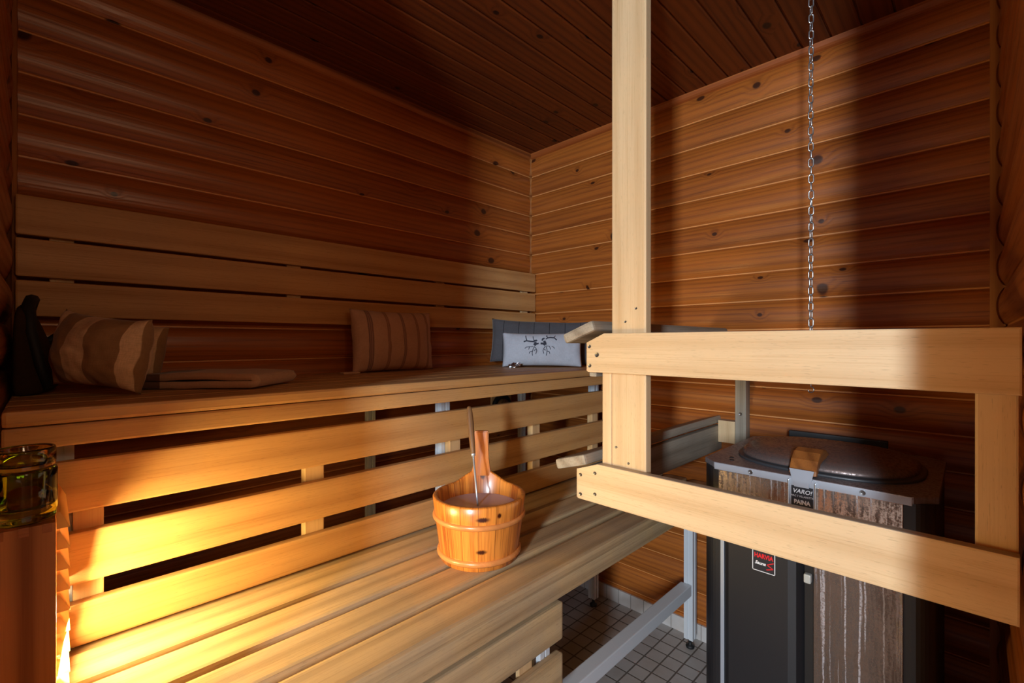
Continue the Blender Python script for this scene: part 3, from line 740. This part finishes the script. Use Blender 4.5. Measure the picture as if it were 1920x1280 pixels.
# ------------------------------------------------------------------ soft things
def cushion_mesh(name, W, H, T_, pinch=0.06, wr=0.004, seed=0, n=44, p=2.6, sag=0.0, corner=0.0):
    bm = bmesh.new(); sides = []
    off = Vector((seed * 3.1, seed * 1.7, seed * 0.9))
    for sgn in (-1, 1):
        g = []
        for i in range(n + 1):
            row = []
            for j in range(n + 1):
                u = -1 + 2 * i / n; v = -1 + 2 * j / n
                e = (max(0, 1 - abs(u) ** p) * max(0, 1 - abs(v) ** p)) ** 0.5
                x = W / 2 * u * (1 - pinch * (1 - v * v)); z = H / 2 * v * (1 - pinch * (1 - u * u))
                z -= sag * H * e * 0.3 * (1 if v > 0 else 0)
                nn = noise.fractal(Vector((x * 16, z * 16, sgn * 2)) + off, 0.8, 2.0, 3)
                wrk = noise.noise(Vector((x * 30, z * 9, sgn)) + off) * (0.4 + 0.6 * (abs(u) ** 2 + abs(v) ** 2))
                y = sgn * (T_ / 2 * e + (wr * nn + wr * 0.8 * wrk) * min(1, e * 3))
                if corner: z += corner * H * (abs(u * v) ** 4) * (1 if v > 0 else -1)
                row.append((x + wr * 0.6 * noise.noise(Vector((z * 30, x * 30, 5)) + off) * e, y, z))
            g.append(row)
        sides.append(g)
    grid = []
    for k_, g in enumerate(sides):
        vv = []
        for i in range(n + 1):
            r = []
            for j in range(n + 1):
                edge = i in (0, n) or j in (0, n)
                if k_ == 1 and edge: r.append(grid[0][i][j])
                else:
                    c = g[i][j]; r.append(bm.verts.new((c[0], 0.0 if edge else c[1], c[2])))
            vv.append(r)
        grid.append(vv)
        for i in range(n):
            for j in range(n):
                q4 = (vv[i][j], vv[i + 1][j], vv[i + 1][j + 1], vv[i][j + 1])
                bm.faces.new(q4 if k_ == 0 else tuple(reversed(q4)))
    return mesh(name, bm, True)
def cushion(name, W, H, T_, loc, rz, lean, roll, mat, **kw):
    """loc: bottom centre; rz: heading of the width axis; lean: tip backwards; roll: in-plane"""
    me = cushion_mesh(name, W, H, T_, **kw); o = link(name, me, mat)
    m = Matrix.Translation(loc) @ Matrix.Rotation(rz, 4, 'Z') @ Matrix.Rotation(-lean, 4, 'X') @ Matrix.Translation((0, 0, H / 2)) @ Matrix.Rotation(roll, 4, 'Y')
    o.matrix_world = m
    zmin = min((m @ v.co).z for v in me.vertices)
    o.location.z += UT + 0.001 - zmin
    return o
T1, T2 = srgb(196, 158, 136), srgb(206, 176, 150)
PUR, BRN = srgb(98, 66, 74), srgb(120, 74, 56)
o = cushion('striped_cushion', 0.345, 0.226, 0.115, (0.122, 0.920, UT), PI / 2 + 0.03, 0.10, 0.0, None, pinch=0.05, seed=1, wr=0.004)
st = []
for c in (-0.118, -0.052, 0.012, 0.075, 0.128):
    wid = 0.0085 if abs(c + .118) < .01 else 0.006
    st.append((c, wid, PUR if c in (-0.118, 0.012) else BRN, 0.75))
    st.append((c - wid * .33, 0.0010, T1, 0.5)); st.append((c + wid * .33, 0.0010, T1, 0.5))
# local +X of this cushion runs along world +Y (away), so stripes read left to right
o.data.materials.append(fabric('striped_linen', T1, st))
tag(o, 'beige cushion with thin brown and purple stripes, standing alone in mid bench', 'cushion')
bm = bmesh.new()
bm_box(bm, (-0.03, -0.016, 0), (0.03, 0.016, 0.006), 0.0025); tg = link('cloth_tag', mesh('cloth_tag', bm), fabric('tag_cloth', srgb(200, 160, 130)))
tg.location = (0.135, 0.735, UT); tg.rotation_euler = (0, 0, PI / 2); tag(tg, 'small flat pale cloth tab lying left of the thin-striped cushion', 'cloth')

ang = math.atan2(0.214, 0.256)
M['grey_cloth'] = fabric('dark_grey_linen', srgb(84, 82, 86), [(0.0, 0.0011, srgb(16, 16, 20), 1.0)], period=0.0705)
o = cushion('grey_pillow', 0.470, 0.190, 0.075, (0.250, 1.600, UT), ang, 0.16, 0.035, M['grey_cloth'], pinch=0.03, seed=5, wr=0.006, corner=0.04)
tag(o, 'dark grey pillow with thin black lines, in the far bench corner', 'pillow')
M['pale_linen'] = fabric('pale_grey_linen', srgb(184, 187, 197), mottle=0.15)
o = cushion('reindeer_pillow', 0.345, 0.142, 0.075, (0.330, 1.512, UT), ang, 0.10, 0.0, M['pale_linen'], pinch=0.03, seed=9, wr=0.004, corner=0.03)
tag(o, 'small pale grey pillow printed with two reindeer heads upside down', 'pillow')
# the print: strokes that follow the pillow's front
bvh = BVHTree.FromPolygons([v.co for v in o.data.vertices], [tuple(p.vertices) for p in o.data.polygons])
def on_cloth(x, z):
    h = bvh.ray_cast(Vector((x, -0.2, z)), Vector((0, 1, 0)))[0]
    return Vector((x, (h.y if h else 0) - 0.0006, z))
bm = bmesh.new()
def ink(pts, w):
    # resample
    out = []
    for a, b in zip(pts, pts[1:]):
        for i in range(5): out.append((a[0] + (b[0] - a[0]) * i / 5, a[1] + (b[1] - a[1]) * i / 5))
    out.append(pts[-1]); L, R = [], []
    for i, p in enumerate(out):
        a = out[max(0, i - 1)]; b = out[min(len(out) - 1, i + 1)]
        d = Vector((b[0] - a[0], b[1] - a[1])).normalized(); nn = Vector((-d.y, d.x)) * w / 2
        L.append(bm.verts.new(on_cloth(p[0] + nn.x, p[1] + nn.y))); R.append(bm.verts.new(on_cloth(p[0] - nn.x, p[1] - nn.y)))
    for i in range(len(out) - 1): bm.faces.new((L[i], L[i + 1], R[i + 1], R[i]))
K = 0.345 / 1500.0
def PX(x, z): return ((x - 1060) * K - 0.004, (530 - z) * K)
for w, pts in ((0.0055, [(740, 395), (790, 375), (850, 385), (930, 395)]), (0.004, [(775, 275), (785, 330), (800, 370)]), (0.003, [(912, 290), (920, 340), (940, 370)]),
               (0.008, [(925, 385), (975, 370), (985, 385)]), (0.012, [(935, 460), (965, 430), (985, 425)]), (0.006, [(975, 440), (1020, 425)]), (0.008, [(950, 400), (960, 450)]),
               (0.0028, [(905, 655), (900, 600), (915, 540), (935, 490)]), (0.0028, [(940, 485), (970, 520), (985, 560), (965, 625)]), (0.0028, [(845, 615), (855, 585), (900, 572)]),
               (0.0028, [(935, 570), (950, 545), (975, 545)]), (0.0026, [(760, 522), (790, 495), (840, 490), (920, 486)]), (0.0026, [(835, 540), (845, 510), (848, 492)]),
               (0.005, [(1150, 345), (1190, 320), (1240, 312), (1310, 318), (1355, 365)]), (0.003, [(1160, 300), (1172, 270), (1180, 320)]), (0.003, [(1300, 318), (1330, 275)]),
               (0.007, [(1085, 375), (1095, 340), (1130, 330)]), (0.011, [(1120, 380), (1140, 420), (1145, 455)]), (0.008, [(1055, 428), (1100, 430), (1140, 460)]),
               (0.0028, [(1115, 615), (1100, 560), (1115, 520), (1140, 480)]), (0.0028, [(1155, 480), (1175, 540), (1172, 600), (1160, 655)]), (0.0028, [(1145, 560), (1135, 535), (1120, 545)]),
               (0.0028, [(1175, 570), (1215, 580), (1228, 618)]), (0.0026, [(1150, 472), (1220, 478), (1240, 540)]), (0.0026, [(1260, 482), (1295, 495), (1315, 525)])):
    ink([PX(a, b) for a, b in pts], w)
pm = link('reindeer_print', mesh('reindeer_print', bm), plain('print_ink', srgb(52, 54, 66), 0.9)); pm.parent = o
# crumpled foil in front of it
bm = bmesh.new(); bmesh.ops.create_icosphere(bm, subdivisions=3, radius=1.0)
for v in bm.verts:
    c = v.co.copy(); nn = noise.fractal(c * 2.2, 0.9, 2.2, 3)
    v.co = Vector((c.x * 0.026 * (1 + 0.4 * nn), c.y * 0.010 * (1 + 0.5 * nn), max(-0.45, c.z) * 0.011 * (1 + 0.9 * nn) + 0.0052 + 0.006 * max(0, c.x)))
mz = min(v.co.z for v in bm.verts)
for v in bm.verts: v.co.z -= mz
fo = link('foil_wrapper', mesh('foil_wrapper', bm), plain('foil', srgb(215, 218, 226), 0.18, 1.0)); fo.location = (0.268, 1.408, UT + 0.0005); fo.rotation_euler = (0, 0, ang)
tag(fo, 'crumpled silver foil wrapper in front of the reindeer pillow', 'wrapper')

# wide-striped beige cushions at the near end
TAN, CRM = srgb(150, 116, 82), srgb(218, 186, 150)
def wide(name, cuts):
    return fabric(name, TAN, [(c, w, CRM, 0.95) for c, w in cuts], mottle=0.18)
va_ = math.radians(46)
o = cushion('beige_cushion', 0.178, 0.142, 0.130, (0.384, 0.080, UT), va_, 0.05, 0.12, wide('wide_stripe_linen', [(-0.080, 0.012), (-0.008, 0.020), (0.074, 0.010)]), pinch=0.02, seed=13, wr=0.010, p=2.2, corner=0.05)
tag(o, 'plump cushion with wide beige and cream stripes beside the dark bag', 'cushion')
o = cushion('beige_cushion', 0.175, 0.146, 0.100, (0.155, 0.135, UT), va_ + 0.1, 0.14, 0.10, wide('wide_stripe_linen_two', [(-0.06, 0.014), (0.066, 0.013)]), pinch=0.02, seed=17, wr=0.007, p=2.0)
tag(o, 'beige and cream wide-striped cushion behind the folded towel', 'cushion')

# towel
def towel_strip(name, path, w0, w1, th, mat, m):
    bm = bmesh.new(); n = len(path); rows = []
    for i, (x, z) in enumerate(path):
        a = path[max(0, i - 1)]; b = path[min(n - 1, i + 1)]
        d = Vector((b[0] - a[0], b[1] - a[1])).normalized(); nn = Vector((-d.y, d.x))
        top, bot = [], []
        for j in range(25):
            y = w0 + (w1 - w0) * j / 24
            wob = 0.0022 * noise.noise(Vector((x * 18, y * 12, i * 0.05)))
            shr = 0.012 * noise.noise(Vector((y * 5, 3.1, z * 20)))
            top.append(bm.verts.new((x + shr + nn.x * th / 2, y, z + nn.y * th / 2 + wob)))
            bot.append(bm.verts.new((x + shr - nn.x * th / 2, y, z - nn.y * th / 2 + wob)))
        rows.append((top, bot))
    for (t0, b0), (t1, b1) in zip(rows, rows[1:]):
        for j in range(24):
            bm.faces.new((t0[j], t0[j + 1], t1[j + 1], t1[j])); bm.faces.new((b0[j], b1[j], b1[j + 1], b0[j + 1]))
        bm.faces.new((t0[0], t1[0], b1[0], b0[0])); bm.faces.new((t0[24], b0[24], b1[24], t1[24]))
    for t, b in (rows[0], rows[-1]):
        for j in range(24): bm.faces.new((t[j], t[j + 1], b[j + 1], b[j]))
    o = link(name, mesh(name, bm, True), mat); o.matrix_world = m; return o
path = []
X0, X1 = -0.115, 0.145
lv = [0.0088, 0.0268]
for k_ in range(2):
    xs_ = [X0 + 0.012 * (k_ // 2) + (X1 - X0) * i / 16 for i in range(17)]
    if k_ % 2: xs_ = xs_[::-1]
    path += [(x + 0.0, lv[k_] + 0.0015 * math.sin(x * 22 + k_)) for i, x in enumerate(xs_)]
    if k_ < 1:
        xe = xs_[-1]; s = 1 if k_ % 2 == 0 else -1; zc = (lv[k_] + lv[k_ + 1]) / 2; r = (lv[k_ + 1] - lv[k_]) / 2
        path += [(xe + s * r * math.sin(a) * 1.5, zc - r * math.cos(a)) for a in (PI * .25, PI * .5, PI * .75)]
tw_m = Matrix.Translation((0.330, 0.270, UT + 0.0005)) @ Matrix.Rotation(math.radians(46), 4, 'Z')
tmat = fabric('towel_cloth', srgb(190, 152, 126), [(-0.085, 0.022, srgb(98, 66, 52), 0.95)], mottle=0.1)
o = towel_strip('folded_towel', path, -0.060, 0.115, 0.0155, tmat, tw_m)
mn = min((tw_m @ v.co).z for v in o.data.vertices); o.location.z += UT + 0.0008 - mn
tag(o, 'folded light brown towel with a dark border stripe on the upper bench', 'towel')

# dark bag leaning in the near corner
bagm = fabric('dark_bag_cloth', srgb(58, 40, 26), mottle=0.3); bagm.node_tree.nodes['Principled BSDF'].inputs['Sheen Weight'].default_value = 0
bm = bmesh.new(); rings = []; NB = 26
for i in range(NB + 1):
    u = -1 + 2 * i / NB; e = max(0.0, 1 - abs(u) ** 3.2) ** 0.5; x = 0.135 * u
    ol = [(-0.048, 0.0), (-0.02, 0.0), (0.010, 0.002), (0.018, 0.02), (0.012, 0.07), (-0.004, 0.12), (-0.020, 0.165), (-0.030, 0.188), (-0.042, 0.192), (-0.050, 0.18), (-0.052, 0.10), (-0.052, 0.02)]
    r = []
    for y, z in ol:
        q = Vector((x * 14, y * 14, z * 14))
        r.append(bm.verts.new((x, -0.048 + (y + 0.048) * (0.25 + 0.75 * e) + 0.005 * noise.noise(q) * e, z * (0.72 + 0.28 * e) + 0.006 * noise.noise(q * 1.3) * (z > 0.05))))
    rings.append(r)
for a, b in zip(rings, rings[1:]):
    for k_ in range(len(a)): bm.faces.new((a[k_], a[(k_ + 1) % len(a)], b[(k_ + 1) % len(a)], b[k_]))
bm.faces.new(rings[0]); bm.faces.new(list(reversed(rings[-1])))
o = link('shoulder_bag', mesh('shoulder_bag', bm, True), bagm, None, (0.175, 0.0035, UT + 0.001))
sd = o.modifiers.new('smooth', 'SUBSURF'); sd.levels = 1; sd.render_levels = 1
tag(o, 'dark brown soft bag with black straps in the near bench corner', 'bag')
bm = bmesh.new()
tube_bm([(-0.10, -0.030, 0.175), (-0.06, -0.026, 0.196), (0.0, -0.024, 0.202), (0.06, -0.026, 0.198), (0.10, -0.030, 0.180), (0.120, -0.026, 0.13), (0.128, -0.012, 0.06), (0.129, 0.000, 0.012)], [0.008, .010, .011, .011, .011, .010, .009, .007], 8, bm=bm)
s_ = link('strap', mesh('strap', bm, True), plain('strap_black', srgb(18, 14, 14), 0.7)); s_.parent = o
bm = bmesh.new(); tube_bm([(-0.13, -0.01, 0.10), (-0.15, 0.02, 0.128), (-0.165, 0.05, 0.138), (-0.17, 0.07, 0.120)], [0.010, 0.009, 0.010, 0.011], 8, bm=bm)
s_ = link('strap', mesh('strap', bm, True), bpy.data.materials['strap_black']); s_.parent = o

# ------------------------------------------------------------------ lamp shade with glass holders
lp = tag(empty('lamp_shade', (0.62, -0.03, LT)), 'brown wooden box lamp shade with louvres, glowing warm at the near bench end', 'lamp')
LX0, LX1, LZ1 = 0.545, 0.740, 0.905
LZ0 = LT + 0.001
FYI = -0.0545
board('side_panel', (LX1 - 0.014, FYI + 0.001, LZ0), (LX1, 0.0095, LZ1), M['lampwood'], lp, 0.001)
board('side_panel', (LX0, FYI + 0.001, LZ0), (LX0 + 0.010, 0.0095, LZ1), M['lampwood'], lp, 0.001)
board('top_board', (LX0 + 0.011, FYI + 0.001, LZ1 - 0.012), (LX1 - 0.0145, 0.0095, LZ1), M['lampwood'], lp, 0.001)
for y in (-0.045, -0.022, 0.001):
    board('finger_joint', (LX1 - 0.0135, y - 0.005, LZ1 - 0.012), (LX1 + 0.0004, y + 0.005, LZ1 + 0.0003), M['handle_wood'], lp, 0.0003)
z = LZ0 + 0.006; n_l = 0
while z < LZ1 - 0.01:
    prism('louvre', [(0.010, z), (0.024, z), (0.0135, z + 0.0235), (0.010, z + 0.0235)], 'YZ', LX0 + 0.0, LX1 - 0.001, M['louvre'], lp, 0.0)
    z += 0.0295
k = NT('lamp_bulb_glow'); k.set(Base_Color=(1, 0.8, 0.5)); k.b.inputs['Emission Color'].default_value = (1.0, 0.60, 0.20, 1); k.b.inputs['Emission Strength'].default_value = 30
blb = link('bulb', mesh('bulb', lathe_bm([(0, 0), (0.010, 0.002), (0.012, 0.015), (0.016, 0.028), (0.0175, 0.042), (0.013, 0.056), (0.006, 0.062), (0, 0.063)], 24), True), k.m)
place(blb, lp, Matrix.Translation((0.640, -0.030, 0.70)))
sock = link('socket', mesh('socket', lathe_bm([(0, 0), (0.014, 0), (0.014, 0.07), (0.010, 0.078), (0, 0.078)], 20), True), M['white_metal'])
place(sock, lp, Matrix.Translation((0.640, -0.030, 0.6225)))
# glasses
def cup(name, r, h, wall, base, mat, loc, label):
    pr = [(0, 0.0), (r * 0.93, 0.0), (r * 0.98, 0.003), (r, 0.008), (r, h - 0.003), (r - 0.0012, h), (r - wall + 0.001, h), (r - wall, h - 0.003), (r - wall * 1.3, base + 0.006), (r - wall * 2.2, base), (0, base)]
    o = link(name, mesh(name, lathe_bm(pr, 64), True), mat); o.location = loc
    return tag(o, label, 'candle holder')
GX, GY = 0.700, -0.0215
cup('candle_holder', 0.0335, 0.072, 0.0065, 0.017, glass('green_glass', srgb(176, 216, 84)), (GX, GY, LZ1 + 0.001), 'thick green glass candle holder standing on the lamp box')
c2 = cup('candle_holder', 0.0320, 0.029, 0.004, 0.006, glass('amber_glass', srgb(232, 222, 130)), (GX, GY, LZ1 + 0.0735), 'shallow amber glass cup resting on the green holder')
tl = link('tealight', mesh('tealight', lathe_bm([(0, 0), (0.019, 0), (0.0195, 0.014), (0.0185, 0.014), (0.018, 0.010), (0, 0.010)], 32), True), plain('tealight_orange', srgb(214, 70, 24), 0.5))
tl.location = (GX, GY, LZ1 + 0.0185); tag(tl, 'small orange tealight inside the green glass holder', 'candle')

# ------------------------------------------------------------------ vent on the back wall side of the left wall
vt = tag(empty('wall_vent', (0.0155, 1.572, 0.862)), 'round wooden air vent on the log wall, half hidden under the upper bench', 'vent')
o = link('mounting_board', mesh('mounting_board', bm_box(bmesh.new(), (0, -0.075, -0.085), (0.008, 0.060, 0.055), 0.003)), M['batten_Z'], vt)
o = link('ring', mesh('ring', lathe_bm([(0.040, 0), (0.062, 0), (0.062, 0.010), (0.056, 0.016), (0.046, 0.016), (0.040, 0.010)], 40), True), M['black_rubber'], vt, (0.008, -0.01, -0.02)); o.rotation_euler = (0, PI / 2, 0)
o = link('disc', mesh('disc', lathe_bm([(0, 0.0), (0.041, 0.0), (0.041, 0.018), (0.034, 0.024), (0, 0.026)], 40), True), M['ladle_wood'], vt, (0.008, -0.01, -0.02)); o.rotation_euler = (0, PI / 2, 0)

# ------------------------------------------------------------------ light
def area(name, loc, target, sx, sy, power, color, spread=PI):
    l = bpy.data.lights.new(name, 'AREA'); l.shape = 'RECTANGLE'; l.size = sx; l.size_y = sy; l.energy = power; l.color = color; l.spread = spread
    o = bpy.data.objects.new(name, l); COL.objects.link(o); o.location = loc
    o.rotation_euler = (Vector(target) - Vector(loc)).to_track_quat('-Z', 'Y').to_euler(); return o
area('window_daylight', (2.53, -2.62, 1.50), (1.2, 1.3, 1.0), 0.22, 0.80, 152, (0.74, 0.88, 1.0))
area('left_wall_fill', (2.95, 0.22, 1.80), (0.0, 0.25, 1.55), 0.30, 0.30, 4.2, (1.0, 0.70, 0.42))  # added fill to brighten the left wall and near cushions, no real lamp
area('warm_ambient_fill', (2.0, -1.1, 2.17), (2.0, -1.1, 0), 0.35, 0.35, 8.0, (1.0, 0.76, 0.48))  # unseen fill added outside the sauna to raise the warm ambient level
def point(name, loc, power, color, r):
    l = bpy.data.lights.new(name, 'POINT'); l.energy = power; l.color = color; l.shadow_soft_size = r
    o = bpy.data.objects.new(name, l); COL.objects.link(o); o.location = loc; return o
point('lamp_bulb_light', (0.640, -0.024, 0.735), 26, (1.0, 0.76, 0.38), 0.02)
area('louvre_glow_fill', (0.645, 0.030, 0.745), (0.76, 1.0, 0.60), 0.19, 0.20, 5.0, (1.0, 0.74, 0.29), 2.6)  # added invisible emitter, stands in for the louvres' diffuse glow on the benches
w = bpy.data.worlds.new('World'); S.world = w; w.use_nodes = True
w.node_tree.nodes['Background'].inputs[0].default_value = (0.75, 0.85, 1.0, 1); w.node_tree.nodes['Background'].inputs[1].default_value = 0.2

# ------------------------------------------------------------------ camera
cd = bpy.data.cameras.new('Camera'); cam = bpy.data.objects.new('Camera', cd); COL.objects.link(cam)
cd.sensor_width = 36; cd.lens = 867.0 / 1920 * 36; cd.clip_start = 0.01
cd.shift_y = 1.0 / 1920
cam.location = CAM; cam.rotation_euler = (PI / 2, 0, math.radians(44.8))
S.camera = cam
vs = S.view_settings; vs.view_transform = 'Standard'; vs.look = 'None'; vs.gamma = 1.0; vs.use_curve_mapping = False; vs.exposure = 0.0
S.cycles.use_denoising = True
S.cycles.max_bounces = 10; S.cycles.diffuse_bounces = 6; S.cycles.transmission_bounces = 10
S.cycles.caustics_reflective = False
S.cycles.sample_clamp_indirect = 6.0
